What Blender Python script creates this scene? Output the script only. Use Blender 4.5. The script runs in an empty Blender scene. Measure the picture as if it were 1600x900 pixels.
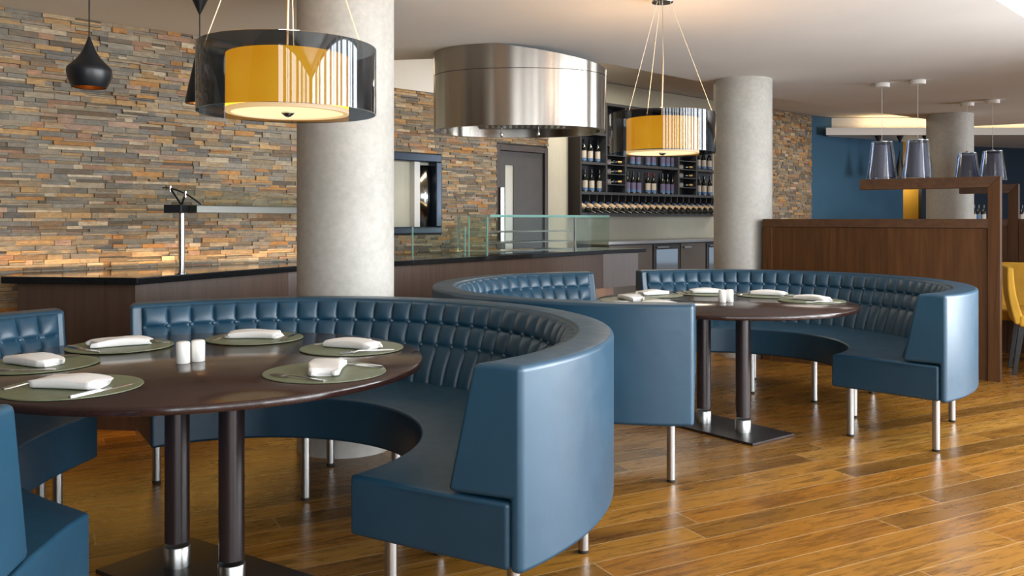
import bpy, bmesh, math, random
from mathutils import Vector, Matrix
random.seed(7)
sc = bpy.context.scene
COL = sc.collection
PI = math.pi
R_ = math.radians

# ------------------------------------------------------------------ camera
CAMZ = 1.235; F = 1350.0; HY = 342.0
cam = bpy.data.cameras.new('camera'); camo = bpy.data.objects.new('camera', cam); COL.objects.link(camo)
camo.location = (0, 0, CAMZ); camo.rotation_euler = (PI/2, 0, 0)
cam.sensor_fit = 'HORIZONTAL'; cam.sensor_width = 36; cam.lens = 36*F/1600
cam.shift_y = -(450-HY)/1600; cam.clip_start = 0.05; cam.clip_end = 100
sc.camera = camo
sc.view_settings.view_transform = 'Standard'; sc.view_settings.look = 'None'
sc.view_settings.gamma = 1; sc.view_settings.use_curve_mapping = False
sc.view_settings.exposure = 0.55
sc.cycles.use_denoising = True
sc.cycles.max_bounces = 8; sc.cycles.diffuse_bounces = 4; sc.cycles.glossy_bounces = 4
sc.cycles.transmission_bounces = 6; sc.cycles.transparent_max_bounces = 24
sc.cycles.sample_clamp_indirect = 6.0; sc.cycles.blur_glossy = 0.5
sc.cycles.caustics_reflective = False; sc.cycles.caustics_refractive = False

# ------------------------------------------------------------------ world
w = bpy.data.worlds.new('world'); sc.world = w; w.use_nodes = True
bg = w.node_tree.nodes['Background']; bg.inputs[0].default_value = (0.75, 0.85, 1.0, 1); bg.inputs[1].default_value = 0.35

# ------------------------------------------------------------------ window daylight (right wall and rear wall panes; far-right fill added)
def area(name, loc, rot, sx, sy, power, col, spread=PI):
    l = bpy.data.lights.new(name, 'AREA'); l.shape = 'RECTANGLE'; l.size = sx; l.size_y = sy
    l.energy = power; l.color = col; l.spread = spread
    o = bpy.data.objects.new(name, l); COL.objects.link(o); o.location = loc; o.rotation_euler = rot
    return o
DAY = (0.90, 0.95, 1.0)
RIGHT_PANES = [(-2.7, .8), (-1.75, .5), (-.9, .8), (.15, .7), (1.1, .85), (1.95, .45), (2.75, .75), (3.75, .8), (4.75, .8)]
for yc, wd in RIGHT_PANES:
    area('daylight', (5.15, yc, 1.6), (0, PI/2, 0), 2.8, wd, 118*wd, DAY)
REAR_PANES = [(-.1, .7), (.85, .6), (1.75, .8), (2.7, .5), (3.45, .6), (4.3, .7)]
for xc, wd in REAR_PANES:
    area('daylight', (xc, -3.45, 1.6), (PI/2, 0, 0), wd, 2.8, 52*wd, DAY)
area('daylight', (12.8, 7.4, 1.4), (0, PI/2, 0), 2.0, 3.4, 330, DAY)  # added fill light without a window, brightens the area behind the partition
def point(name, loc, power, col, r=0.05):
    l = bpy.data.lights.new(name, 'POINT'); l.energy = power; l.color = col; l.shadow_soft_size = r
    o = bpy.data.objects.new(name, l); COL.objects.link(o); o.location = loc
    return o
WARM = (1.0, 0.66, 0.30)

# ------------------------------------------------------------------ node helpers
class NT:
    def __init__(s, name):
        s.m = bpy.data.materials.new(name); s.m.use_nodes = True; s.t = s.m.node_tree
        s.b = s.t.nodes['Principled BSDF']; s.out = s.t.nodes['Material Output']
    def n(s, typ, **kw):
        nd = s.t.nodes.new(typ)
        for k, v in kw.items(): setattr(nd, k, v)
        return nd
    def l(s, a, b): s.t.links.new(a, b)
    def v(s, sock, val):
        if hasattr(val, 'is_output') or isinstance(val, bpy.types.NodeSocket): s.l(val, sock)
        else: sock.default_value = val
    def math(s, op, a, b=0.0, c=None):
        nd = s.n('ShaderNodeMath', operation=op); s.v(nd.inputs[0], a); s.v(nd.inputs[1], b)
        if c is not None: s.v(nd.inputs[2], c)
        return nd.outputs[0]
    def mix(s, f, a, b, blend='MIX'):
        nd = s.n('ShaderNodeMix', data_type='RGBA', blend_type=blend)
        s.v(nd.inputs[0], f); s.v(nd.inputs[6], a); s.v(nd.inputs[7], b)
        return nd.outputs[2]
    def ramp(s, f, stops):
        nd = s.n('ShaderNodeValToRGB'); s.v(nd.inputs[0], f); e = nd.color_ramp.elements
        while len(e) > len(stops): e.remove(e[-1])
        while len(e) < len(stops): e.new(0.5)
        for i, (p, c) in enumerate(stops): e[i].position = p; e[i].color = (*c, 1)
        return nd.outputs[0]
    def coords(s, kind='Object', scale=(1,1,1), rot=(0,0,0)):
        tc = s.n('ShaderNodeTexCoord'); mp = s.n('ShaderNodeMapping')
        s.l(tc.outputs[kind], mp.inputs[0]); mp.inputs['Scale'].default_value = scale; mp.inputs['Rotation'].default_value = rot
        return mp.outputs[0]
    def noise(s, vec, scale, detail=4, rough=.5, dist=0):
        nd = s.n('ShaderNodeTexNoise'); s.l(vec, nd.inputs['Vector'])
        nd.inputs['Scale'].default_value = scale; nd.inputs['Detail'].default_value = detail
        nd.inputs['Roughness'].default_value = rough; nd.inputs['Distortion'].default_value = dist
        return nd.outputs['Fac']
    def bump(s, h, strength, dist=0.01):
        nd = s.n('ShaderNodeBump'); s.v(nd.inputs['Height'], h); nd.inputs['Strength'].default_value = strength; nd.inputs['Distance'].default_value = dist
        s.l(nd.outputs[0], s.b.inputs['Normal']); return nd
    def set(s, **kw):
        for k, v in kw.items(): s.v(s.b.inputs[k.replace('_', ' ')], v)
        return s

def simple(name, col, rough=.5, metal=0, spec=.5, noise=0.0, nscale=8, bump=0, bscale=60, coat=0):
    n = NT(name); vec = n.coords()
    c = (*col, 1)
    if noise:
        f = n.noise(vec, nscale, 5)
        hi = tuple(min(1, x*(1+noise)) for x in col); lo = tuple(x*(1-noise) for x in col)
        n.v(n.b.inputs['Base Color'], n.ramp(f, [(.3, lo), (.7, hi)]))
    else: n.b.inputs['Base Color'].default_value = c
    n.set(Roughness=rough, Metallic=metal, Specular_IOR_Level=spec, Coat_Weight=coat)
    if bump: n.bump(n.noise(vec, bscale, 4), bump, .003)
    return n.m

def emis(name, col, strength, base=(.8,.8,.8)):
    n = NT(name); n.set(Base_Color=(*base, 1), Emission_Color=(*col, 1), Emission_Strength=strength, Roughness=.6)
    return n.m

def wood(name, dark, light, rough=.35, vertical=True, coat=0.0, gs=1.0, spec=.5, axis=None):
    n = NT(name)
    scl = axis or ((30*gs, 30*gs, 1.6*gs) if vertical else (2*gs, 30*gs, 30*gs))
    vec = n.coords(scale=scl)
    f = n.noise(vec, 1.0, 6, .6, .6)
    f2 = n.noise(n.coords(), .9, 2)
    c = n.ramp(f, [(.25, dark), (.75, light)])
    c = n.mix(.25, c, n.ramp(f2, [(.3, dark), (.7, light)]))
    n.v(n.b.inputs['Base Color'], c)
    n.set(Roughness=rough, Specular_IOR_Level=spec, Coat_Weight=coat, Coat_Roughness=.12)
    n.bump(f, .12, .002)
    return n.m

def leather(name, col):
    n = NT(name); vec = n.coords()
    f = n.noise(vec, 3.0, 4)
    lo = tuple(x*.86 for x in col); hi = tuple(x*1.14 for x in col)
    n.v(n.b.inputs['Base Color'], n.ramp(f, [(.3, lo), (.7, hi)]))
    big = n.noise(vec, 7, 3, .5, .8); fine = n.noise(vec, 260, 2)
    h = n.math('ADD', n.math('MULTIPLY', big, 1.0), n.math('MULTIPLY', fine, .04))
    n.bump(h, .07, .02)
    n.v(n.b.inputs['Roughness'], n.math('ADD', n.math('MULTIPLY', n.noise(vec, 14, 4), .16), .29))
    n.set(Specular_IOR_Level=.55)
    return n.m

def steel(name, col=(.62,.60,.57), rough=.25, brushed=None, aniso=0):
    n = NT(name); n.set(Base_Color=(*col,1), Metallic=1.0, Roughness=rough)
    if aniso:
        tg = n.n('ShaderNodeTangent', direction_type='RADIAL', axis='Z'); n.l(tg.outputs[0], n.b.inputs['Tangent'])
        n.set(Anisotropic=aniso, Anisotropic_Rotation=0.25)
    if brushed:
        vec = n.coords(scale=brushed); f = n.noise(vec, 1.0, 3, .6)
        n.bump(f, .12, .004)
        n.v(n.b.inputs['Roughness'], n.math('ADD', n.math('MULTIPLY', f, .2), rough-.08))
    return n.m

def glass(name, tint, gloss=.06, rough=.02, col=(1,1,1)):
    n = NT(name); t = n.t; t.nodes.remove(n.b)
    tr = n.n('ShaderNodeBsdfTransparent'); tr.inputs[0].default_value = (*tint, 1)
    gl = n.n('ShaderNodeBsdfGlossy'); gl.inputs['Roughness'].default_value = rough; gl.inputs['Color'].default_value = (*col, 1)
    fr = n.n('ShaderNodeLayerWeight'); fr.inputs[0].default_value = .5
    fac = n.math('ADD', n.math('MULTIPLY', n.math('POWER', fr.outputs['Facing'], 4.0), .7), gloss)
    mx = n.n('ShaderNodeMixShader'); n.l(fac, mx.inputs[0]); n.l(tr.outputs[0], mx.inputs[1]); n.l(gl.outputs[0], mx.inputs[2])
    n.l(mx.outputs[0], n.out.inputs[0])
    return n.m

def floor_mat():
    n = NT('oak_plank_floor')
    vec = n.coords(rot=(0, 0, 0))
    rot = n.n('ShaderNodeVectorRotate', rotation_type='Z_AXIS'); n.l(vec, rot.inputs['Vector']); rot.inputs['Angle'].default_value = -R_(27.4)
    sp = n.n('ShaderNodeSeparateXYZ'); n.l(rot.outputs[0], sp.inputs[0])
    u, v = sp.outputs[0], sp.outputs[1]
    W, L = .145, 1.7
    vr = n.math('DIVIDE', v, W); row = n.math('FLOOR', vr)
    wn = n.n('ShaderNodeTexWhiteNoise', noise_dimensions='1D'); n.l(row, wn.inputs['W'])
    ur = n.math('DIVIDE', n.math('ADD', u, n.math('MULTIPLY', wn.outputs[0], 7.3)), L); colm = n.math('FLOOR', ur)
    cb = n.n('ShaderNodeCombineXYZ'); n.l(row, cb.inputs[0]); n.l(colm, cb.inputs[1])
    w2 = n.n('ShaderNodeTexWhiteNoise', noise_dimensions='3D'); n.l(cb.outputs[0], w2.inputs['Vector'])
    idv = w2.outputs[0]
    # seams
    fv = n.math('FRACT', vr); dv = n.math('MULTIPLY', n.math('MINIMUM', fv, n.math('SUBTRACT', 1.0, fv)), W)
    fu = n.math('FRACT', ur); du = n.math('MULTIPLY', n.math('MINIMUM', fu, n.math('SUBTRACT', 1.0, fu)), L)
    dseam = n.math('MINIMUM', dv, du)
    seam = n.math('LESS_THAN', dseam, .0030)
    # grain
    g = n.n('ShaderNodeCombineXYZ'); n.l(n.math('ADD', n.math('MULTIPLY', u, 1.6), n.math('MULTIPLY', idv, 40)), g.inputs[0])
    n.l(n.math('MULTIPLY', v, 14), g.inputs[1]); n.l(n.math('MULTIPLY', idv, 90), g.inputs[2])
    f1 = n.noise(g.outputs[0], 1.6, 8, .65, 1.6)
    g2 = n.n('ShaderNodeCombineXYZ'); n.l(n.math('ADD', n.math('MULTIPLY', u, 1.1), n.math('MULTIPLY', idv, 17)), g2.inputs[0])
    n.l(n.math('MULTIPLY', v, 3.5), g2.inputs[1]); n.l(n.math('MULTIPLY', idv, 31), g2.inputs[2])
    f2 = n.noise(g2.outputs[0], 1.5, 4, .6, .5)
    base = n.ramp(idv, [(0.0, (.14, .064, .011)), (.25, (.24, .104, .015)), (.5, (.33, .148, .020)), (.75, (.29, .115, .014)), (1.0, (.38, .185, .034))])
    c = n.mix(n.ramp(f1, [(.30, (.85,.85,.85)), (.54, (0,0,0))]), base, (.095, .042, .010, 1))
    c = n.mix(n.ramp(f2, [(.55, (0,0,0)), (.80, (.85,.85,.85))]), c, (.055, .020, .006, 1))
    c = n.mix(n.ramp(f2, [(.20, (.5,.5,.5)), (.42, (0,0,0))]), c, (.42, .20, .045, 1))
    c = n.mix(n.math('MULTIPLY', seam, .45), c, (.52, .36, .18, 1))  # pale seam colour paints in the bevel highlight of the plank edges
    n.v(n.b.inputs['Base Color'], c)
    n.v(n.b.inputs['Roughness'], n.math('ADD', n.math('MULTIPLY', f1, .16), .20))
    n.set(Specular_IOR_Level=.38)
    h = n.math('ADD', n.math('MULTIPLY', f1, .25), n.math('MINIMUM', n.math('MULTIPLY', dseam, 260), 1.0))
    n.bump(h, .2, .0015)
    return n.m

def stone_mat():
    n = NT('slate_ledger_stone'); at = n.n('ShaderNodeAttribute', attribute_name='Col')
    vec = n.coords(scale=(1,1,2.4)); f = n.noise(vec, 22, 5, .65, .8); f2 = n.noise(vec, 7, 3, .5, 1.5)
    c = n.mix(1.0, at.outputs['Color'], n.ramp(f, [(.25, (.62,.62,.62)), (.7, (1.15,1.12,1.08))]), 'MULTIPLY')
    c = n.mix(n.ramp(f2, [(.58, (0,0,0)), (.72, (.45,.45,.45))]), c, (.34, .16, .05, 1))
    n.v(n.b.inputs['Base Color'], c); n.set(Roughness=.75, Specular_IOR_Level=.35)
    n.bump(f, .5, .012)
    return n.m

def concrete_mat():
    n = NT('bare_concrete'); vec = n.coords()
    f = n.noise(vec, 3.0, 8, .62); f2 = n.noise(vec, 28, 5, .6)
    c = n.ramp(f, [(.30, (.35,.335,.295)), (.55, (.44,.42,.375)), (.75, (.51,.49,.44))])
    vo = n.n('ShaderNodeTexVoronoi'); n.l(vec, vo.inputs['Vector']); vo.inputs['Scale'].default_value = 16
    pit = n.math('LESS_THAN', vo.outputs['Distance'], .055)
    c = n.mix(n.math('MULTIPLY', pit, .35), c, (.18,.17,.15,1))
    c = n.mix(.35, c, n.ramp(f2, [(.3,(.34,.33,.30)),(.7,(.56,.55,.51))]))
    n.v(n.b.inputs['Base Color'], c); n.set(Roughness=.62)
    n.bump(f2, .15, .004)
    return n.m

M = {}
M['floor'] = floor_mat(); M['stone'] = stone_mat(); M['concrete'] = concrete_mat()
M['ceiling'] = simple('ceiling_paint', (.70, .70, .685), .9, noise=.03, nscale=1.5)
M['white'] = simple('white_paint', (.78, .77, .74), .6)
M['beige'] = simple('beige_wall_paint', (.55, .53, .43), .85, noise=.03)
M['grey'] = simple('grey_paint', (.42, .41, .39), .9)
M['bluewall'] = simple('blue_wall_paint', (.035, .115, .20), .75, noise=.05, nscale=2)
M['navy'] = simple('navy_wall_paint', (.012, .030, .058), .7)
M['yellow'] = simple('yellow_paint', (.75, .42, .05), .7)
M['leather'] = leather('blue_leather', (.0125, .055, .098))
M['pad'] = M['leather']
M['button'] = simple('blue_leather_button', (.025, .08, .14), .3, spec=.6)
M['chrome'] = steel('chrome', (.55,.55,.54), .16)
M['bsteel'] = steel('brushed_steel', (.40,.37,.33), .25, aniso=.96)
M['ss'] = steel('satin_stainless', (.42,.42,.41), .30)
M['barsteel'] = steel('dull_bar_steel', (.22,.22,.20), .4)
M['tabletop'] = wood('wenge_tabletop', (.016, .007, .006), (.032, .014, .011), .17, vertical=False, coat=.15, spec=.4)
M['post'] = simple('dark_brown_metal', (.022, .014, .016), .28, spec=.6)
M['plate'] = simple('dark_bronze_plate', (.05, .04, .038), .3, metal=.6)
M['counterwood'] = wood('counter_front_veneer', (.055, .032, .022), (.115, .072, .050), .4)
M['walnut'] = wood('walnut_partition', (.034, .013, .004), (.115, .048, .014), .42, spec=.25)
M['walnut_h'] = wood('walnut_rail', (.034, .013, .004), (.105, .043, .013), .42, vertical=False)
M['granite'] = simple('black_granite', (.010, .011, .012), .07, noise=.5, nscale=90)
M['black'] = simple('matt_black', (.008, .010, .013), .38)
M['copper'] = steel('brass_lining', (.45,.22,.07), .35)
M['rack'] = simple('charcoal_rack', (.035, .037, .043), .5)
M['rackdark'] = simple('dark_brown_rack_side', (.018, .013, .011), .5)
M['smoke'] = glass('smoked_blue_glass', (.37, .40, .43), .04, .012)
M['clear'] = glass('clear_greenish_glass', (.93, .97, .95), .025, .01)
M['edge'] = simple('glass_edge_green', (.25, .48, .42), .15)
M['shadeglass'] = glass('blue_grey_shade_glass', (.68, .72, .78), .05, .06)
M['linen'] = simple('white_linen', (.74, .73, .71), .85, bump=.2, bscale=400)
M['mat'] = simple('olive_woven_placemat', (.135, .160, .090), .38, noise=.15, nscale=20, bump=.6, bscale=300)
M['china'] = simple('white_china', (.82, .80, .74), .25)
M['door'] = simple('dark_grey_door', (.060, .052, .046), .5, noise=.1)
M['doorframe'] = wood('dark_wood_frame', (.030, .016, .011), (.060, .034, .022), .45)
M['pane'] = simple('frosted_pane', (.55, .52, .42), .3)
M['cord'] = simple('cream_cord', (.70, .62, .45), .6)
M['wire'] = steel('steel_wire', (.7,.7,.68), .3)
M['mustard'] = simple('mustard_fabric', (.60, .33, .030), .8, noise=.08, bump=.3, bscale=300)
M['rubber'] = simple('black_rubber', (.01,.01,.01), .7)
M['bottle'] = simple('dark_bottle_glass', (.006, .010, .010), .08, spec=.7)
M['label'] = simple('cream_paper_label', (.60, .54, .46), .7)
M['labelblue'] = simple('blue_paper_label', (.10, .20, .38), .6)
M['capred'] = simple('red_foil', (.35, .02, .03), .35)
M['gold'] = simple('gold_foil', (.6, .42, .15), .35)
M['rearwall'] = simple('brown_rear_wall', (.055,.038,.027), .6)
M['drum'] = None
def drum_mat():
    n = NT('amber_lit_drum_fabric'); vec = n.coords(scale=(1,1,1))
    f = n.noise(vec, 3.2, 2)
    c = n.ramp(f, [(.35, (.85, .29, .004)), (.65, (1.0, .43, .02))])
    n.v(n.b.inputs['Emission Color'], c); n.set(Base_Color=(.75,.38,.05,1), Emission_Strength=3.0, Roughness=.7)
    return n.m
M['drum'] = drum_mat()
M['diffuser'] = emis('lit_diffuser', (1.0, .78, .42), .80, (.3,.3,.3))
M['diffring'] = emis('lit_diffuser_ring', (1.0, .62, .22), .45, (.3,.3,.3))
M['leddim'] = emis('dim_led_strip', (1.0, .6, .2), .5)
M['led'] = emis('led_strip', (1.0, .55, .12), 1.2)

# ------------------------------------------------------------------ mesh helpers
class MB:
    def __init__(s): s.v = []; s.f = []; s.c = []
    def add(s, vs, fs, col=None):
        o = len(s.v); s.v += [tuple(p) for p in vs]; s.f += [tuple(i+o for i in f) for f in fs]
        s.c += [col]*len(fs); return s
    def box(s, c, size, rz=0, col=None, ax=None):
        hx, hy, hz = size[0]/2, size[1]/2, size[2]/2
        vs = [Vector((x*hx, y*hy, z*hz)) for x in (-1,1) for y in (-1,1) for z in (-1,1)]
        m = Matrix.Rotation(rz, 3, 'Z') if ax is None else ax
        vs = [m @ p + Vector(c) for p in vs]
        return s.add(vs, [(0,1,3,2),(4,6,7,5),(0,4,5,1),(2,3,7,6),(0,2,6,4),(1,5,7,3)], col)
    def prism(s, poly, z0, z1, col=None):
        a = sum(poly[i][0]*poly[(i+1)%len(poly)][1]-poly[(i+1)%len(poly)][0]*poly[i][1] for i in range(len(poly)))
        if a < 0: poly = poly[::-1]
        n = len(poly); vs = [(x,y,z0) for x,y in poly]+[(x,y,z1) for x,y in poly]
        fs = [tuple(range(n-1,-1,-1)), tuple(range(n,2*n))]+[(i,(i+1)%n,n+(i+1)%n,n+i) for i in range(n)]
        return s.add(vs, fs, col)
    def lathe(s, prof, n=32, c=(0,0,0), m=None, cap=True):
        vs = []
        for r, z in prof:
            for k in range(n):
                a = 2*PI*k/n; p = Vector((r*math.cos(a), r*math.sin(a), z))
                if m is not None: p = m @ p
                vs.append(p+Vector(c))
        fs = []
        for i in range(len(prof)-1):
            for k in range(n):
                k2 = (k+1)%n; fs.append((i*n+k, i*n+k2, (i+1)*n+k2, (i+1)*n+k))
        if cap:
            fs.append(tuple(range(n-1,-1,-1))); q = (len(prof)-1)*n; fs.append(tuple(range(q, q+n)))
        return s.add(vs, fs)
    def cyl(s, p0, p1, r0, r1=None, n=20):
        p0 = Vector(p0); p1 = Vector(p1); d = p1-p0; r1 = r0 if r1 is None else r1
        m = d.to_track_quat('Z', 'Y').to_matrix()
        return s.lathe([(r0, 0), (r1, d.length)], n, p0, m)
    def tube(s, pts, r, n=8):
        pts = [Vector(p) for p in pts]; vs = []; fs = []
        for i, p in enumerate(pts):
            d = (pts[min(i+1, len(pts)-1)]-pts[max(i-1, 0)]).normalized(); m = d.to_track_quat('Z','Y').to_matrix()
            for k in range(n):
                a = 2*PI*k/n; vs.append(m @ Vector((r*math.cos(a), r*math.sin(a), 0))+p)
        for i in range(len(pts)-1):
            for k in range(n):
                k2 = (k+1)%n; fs.append((i*n+k, i*n+k2, (i+1)*n+k2, (i+1)*n+k))
        fs.append(tuple(range(n-1,-1,-1))); q = (len(pts)-1)*n; fs.append(tuple(range(q,q+n)))
        return s.add(vs, fs)
    def build(s, name, mat, parent=None, smooth=False, bevel=0, seg=2, world=False, angle=35, autos=False):
        me = bpy.data.meshes.new(name); vs = [Vector(p) for p in s.v]; loc = Vector((0,0,0))
        if parent is None:
            lo = Vector([min(p[i] for p in vs) for i in range(3)]); hi = Vector([max(p[i] for p in vs) for i in range(3)])
            loc = Vector(((lo.x+hi.x)/2, (lo.y+hi.y)/2, lo.z)); vs = [p-loc for p in vs]
        elif world:
            base = Vector((0,0,0)); q = parent
            while q: base = base + q.location; q = q.parent
            rz = parent.rotation_euler.z; mi = Matrix.Rotation(-rz, 3, 'Z'); vs = [mi @ (p-base) for p in vs]
        me.from_pydata(vs, [], s.f)
        me.materials.append(mat)
        if any(c is not None for c in s.c):
            at = me.color_attributes.new('Col', 'FLOAT_COLOR', 'CORNER')
            data = []
            for f, c in zip(s.f, s.c):
                data += [*(c or (.3,.3,.3)), 1.0]*len(f)
            at.data.foreach_set('color', data)
        me.update()
        o = bpy.data.objects.new(name, me); COL.objects.link(o); o.location = loc
        if parent is not None: o.parent = parent
        if smooth or autos:
            me.polygons.foreach_set('use_smooth', [True]*len(me.polygons))
        if autos: me.set_sharp_from_angle(angle=R_(angle))
        if bevel:
            b = o.modifiers.new('bevel', 'BEVEL'); b.width = bevel; b.segments = seg; b.limit_method = 'ANGLE'; b.angle_limit = R_(angle)
            b.harden_normals = True; me.polygons.foreach_set('use_smooth', [True]*len(me.polygons))
        return o

def tag(o, label=None, cat=None, group=None, kind=None):
    if label: o['label'] = label
    if cat: o['category'] = cat
    if group: o['group'] = group
    if kind: o['kind'] = kind
    return o
def thing(name, label, cat, loc=(0,0,0), rz=0, group=None):
    o = bpy.data.objects.new(name, None); COL.objects.link(o); o.empty_display_size = .1
    o.location = loc; o.rotation_euler = (0,0,rz); return tag(o, label, cat, group)
KIDS = {}
def dup(root, loc, rz=0, label=None, group=None):
    r = root.copy(); COL.objects.link(r); r.location = loc; r.rotation_euler = (root.rotation_euler.x, root.rotation_euler.y, rz)
    if label: r['label'] = label
    if group: r['group'] = group
    for ch in list(root.children):
        c = ch.copy(); COL.objects.link(c); c.parent = r
        for g in ch.children:
            d = g.copy(); COL.objects.link(d); d.parent = c
    return r
def struct(name, mb, mat, **kw):
    o = mb.build(name, mat, **kw); o['kind'] = 'structure'; return o
def px(x, Y): return ((x-800)/F*Y, Y)
def zz(y, Y): return CAMZ + (HY-y)/F*Y

# ------------------------------------------------------------------ structure
struct('floor', MB().box((2.5, 8, -.05), (24, 25, .1)), M['floor'])
CEIL = 2.5; HI = 3.1
edge = [(14,11.4),(6.8,11.5),(6.28,11.8),(5.3,11.0),(3.56,9.7),(2.72,9.03),(1.91,8.13),(.77,7.03),(-.5,6.80),(-.95,6.89),(-1.35,6.8)]
struct('ceiling', MB().prism([(-9.5,-4.4),(-6.17,-4.4),(8.9,11.38)]+edge[1:]+[(-9.5,-.75)], CEIL, HI), M['ceiling'])
struct('ceiling', MB().prism([(-9.5,-4.4),(14,-4.4),(14,20.5),(-9.5,20.5)], HI+.01, HI+.1), M['ceiling'])
struct('wall_left', MB().box((-9.55,-2.4,1.55),(.1,4.2,3.1)), M['rearwall'])

PAL = [((.20,.195,.175),14), ((.135,.145,.14),10), ((.085,.10,.115),8), ((.27,.235,.175),14), ((.36,.27,.17),12), ((.42,.25,.10),9),
       ((.40,.17,.035),5), ((.30,.155,.10),4), ((.13,.085,.055),7), ((.50,.42,.30),5), ((.40,.26,.20),3), ((.22,.17,.11),9), ((.06,.055,.05),3)]
def stone_wall(name, p0, p1, z0, z1, holes=(), seed=1, back=.15, pick=None, rowh=(.018,.037)):
    rnd = random.Random(seed); p0 = Vector((*p0,0)); p1 = Vector((*p1,0)); d = (p1-p0); L = d.length; d.normalize()
    n = Vector((d.y, -d.x, 0))       # towards the room
    pal = [p[0] for p in PAL]; wt = [p[1] for p in PAL]
    mb = MB(); ax = Matrix(((d.x, n.x, 0), (d.y, n.y, 0), (0,0,1)))
    # backing with openings
    us = sorted({0, L, *[h[0] for h in holes], *[h[1] for h in holes]})
    for a, b in zip(us[:-1], us[1:]):
        segs = [(z0, z1)]
        for h in holes:
            if h[0] < (a+b)/2 < h[1]:
                ns = []
                for s0, s1 in segs:
                    if h[2] > s0: ns.append((s0, min(h[2], s1)))
                    if h[3] < s1: ns.append((max(h[3], s0), s1))
                segs = ns
        for s0, s1 in segs:
            mb.box(p0+d*(a+b)/2-n*(back/2)+Vector((0,0,(s0+s1)/2)), (b-a, back, s1-s0), col=(.1,.09,.08), ax=ax)
    z = z0
    while z < z1-.005:
        h = min(rnd.uniform(*rowh), z1-z); u = -rnd.uniform(0,.1)
        while u < L:
            ww = rnd.choice([rnd.uniform(.04,.10), rnd.uniform(.08,.18), rnd.uniform(.13,.25)])
            a, b = max(u,0), min(u+ww, L); u += ww
            if b-a < .004: continue
            pieces = [(a,b)]
            for hl in holes:
                if hl[2] < z+h/2 < hl[3]:
                    np_ = []
                    for s, e in pieces:
                        if e <= hl[0] or s >= hl[1]: np_.append((s,e)); continue
                        if s < hl[0]: np_.append((s,hl[0]))
                        if e > hl[1]: np_.append((hl[1],e))
                    pieces = np_
            hs = [(z, h)] if rnd.random() < .75 else [(z, h*.5), (z+h*.5, h*.5)]
            for s, e in pieces:
                for zb, hh in hs:
                    dep = rnd.uniform(.008,.026); c = rnd.choices(pal, wt)[0]; k = rnd.uniform(.8,1.2)
                    c = tuple(min(1,(x*.66+.34*g)*k*1.34) for x,g in zip(c,(.27,.205,.125)))
                    mb.box(p0+d*(s+e)/2+n*(dep/2-.002)+Vector((0,0,zb+hh/2)), (e-s-.002, dep, hh-.0015), col=c, ax=ax)
        z += h
    return struct(name, mb, M['stone'])

wd = Vector((.905,.85)).normalized()
W1a = (-3.06-.905*3.2, 5.16-.85*3.2); W1b = (-3.06+.905*1.66, 5.16+.85*1.66)
stone_wall('wall_left', W1a, W1b, 0, CEIL, seed=3)
struct('wall_left', MB().prism([(W1a[0]-3,W1a[1]-3),(W1a[0]-3.1,W1a[1]-2.9),(W1a[0]-.05,W1a[1]+.05),(W1a[0],W1a[1])], 0, CEIL), M['beige'])
struct('wall_back', MB().prism([W1b,(W1b[0]-.05,W1b[1]+.1),(-1.78,8.0),(-1.70,7.97)], 0, HI), M['beige'])
d2 = Vector((.724,.69)).normalized(); W2a = Vector((-1.18,8.5))-d2*.75; W2b = Vector((.41,10.0))
def u2(x):   # distance along stone wall 2 from W2a at a pixel column
    p = (x-800)/F; return (p*W2a.y-W2a.x)/(d2.x-p*d2.y)
def P2(u): return W2a+d2*u
sc_u0, sc_u1 = .45, u2(687); dr_u0, dr_u1 = u2(774), u2(854.5)
stone_wall('wall_back', W2a, W2b, 0, 2.52, holes=[(sc_u0, sc_u1, 1.08, 1.90), (dr_u0, dr_u1, 0, 2.06)], seed=8)
n2 = Vector((d2.y,-d2.x))
struct('wall_back', MB().prism([W2a+n2*.03, W2b+n2*.03, W2b-n2*.15, W2a-n2*.15], 2.521, HI), M['ceiling'])
# room beyond door / plain wall beside the wine rack
RB = Vector((.745,11.33)); dR = Vector((.729,.685)).normalized(); nR = Vector((dR.y,-dR.x))
struct('wall_back', MB().prism([W2b+Vector((.0,.0)), RB, RB+Vector((-.12,.05)), W2b+Vector((-.12,.05))], 0, HI), M['beige'])
RC = RB+dR*3.75
struct('wall_back', MB().prism([RB, RC, RC-nR*.15, RB-nR*.15], 0, HI), M['beige'])
RD = Vector((5.42,15.67))
stone_wall('wall_back', RC, RD, 0, HI, seed=12, rowh=(.035,.06))
struct('wall_back', MB().prism([RD, (7.72,17.05), (7.6,17.2), (5.3,15.8)], 0, HI), M['bluewall'])
struct('wall_back', MB().prism([(7.72,17.05),(7.73,18.3),(9.1,18.3),(9.1,18.4),(7.6,18.4),(7.6,17.2)], 0, HI), M['yellow'])
struct('wall_back', MB().prism([(8.35,17.6),(8.35,17.75),(14,19.9),(14,19.7)], 0, HI), M['navy'])
struct('wall_back', MB().prism([(-9.5,20.4),(14,20.4),(14,20.5),(-9.5,20.5)], 0, HI), M['navy'])
# raft with cove
raft = [(5.67,15.6),(13.5,15.6),(13.5,19.4),(9,17.9),(8.3,17.5),(7.75,17.0),(5.8,15.87)]
struct('trim_2', MB().prism(raft, 2.75, 2.88), M['white'])
struct('trim_3', MB().prism([(5.9,15.95),(13.4,15.95),(13.4,16.05),(6.0,16.05)], 2.88, HI), M['ceiling'])
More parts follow.
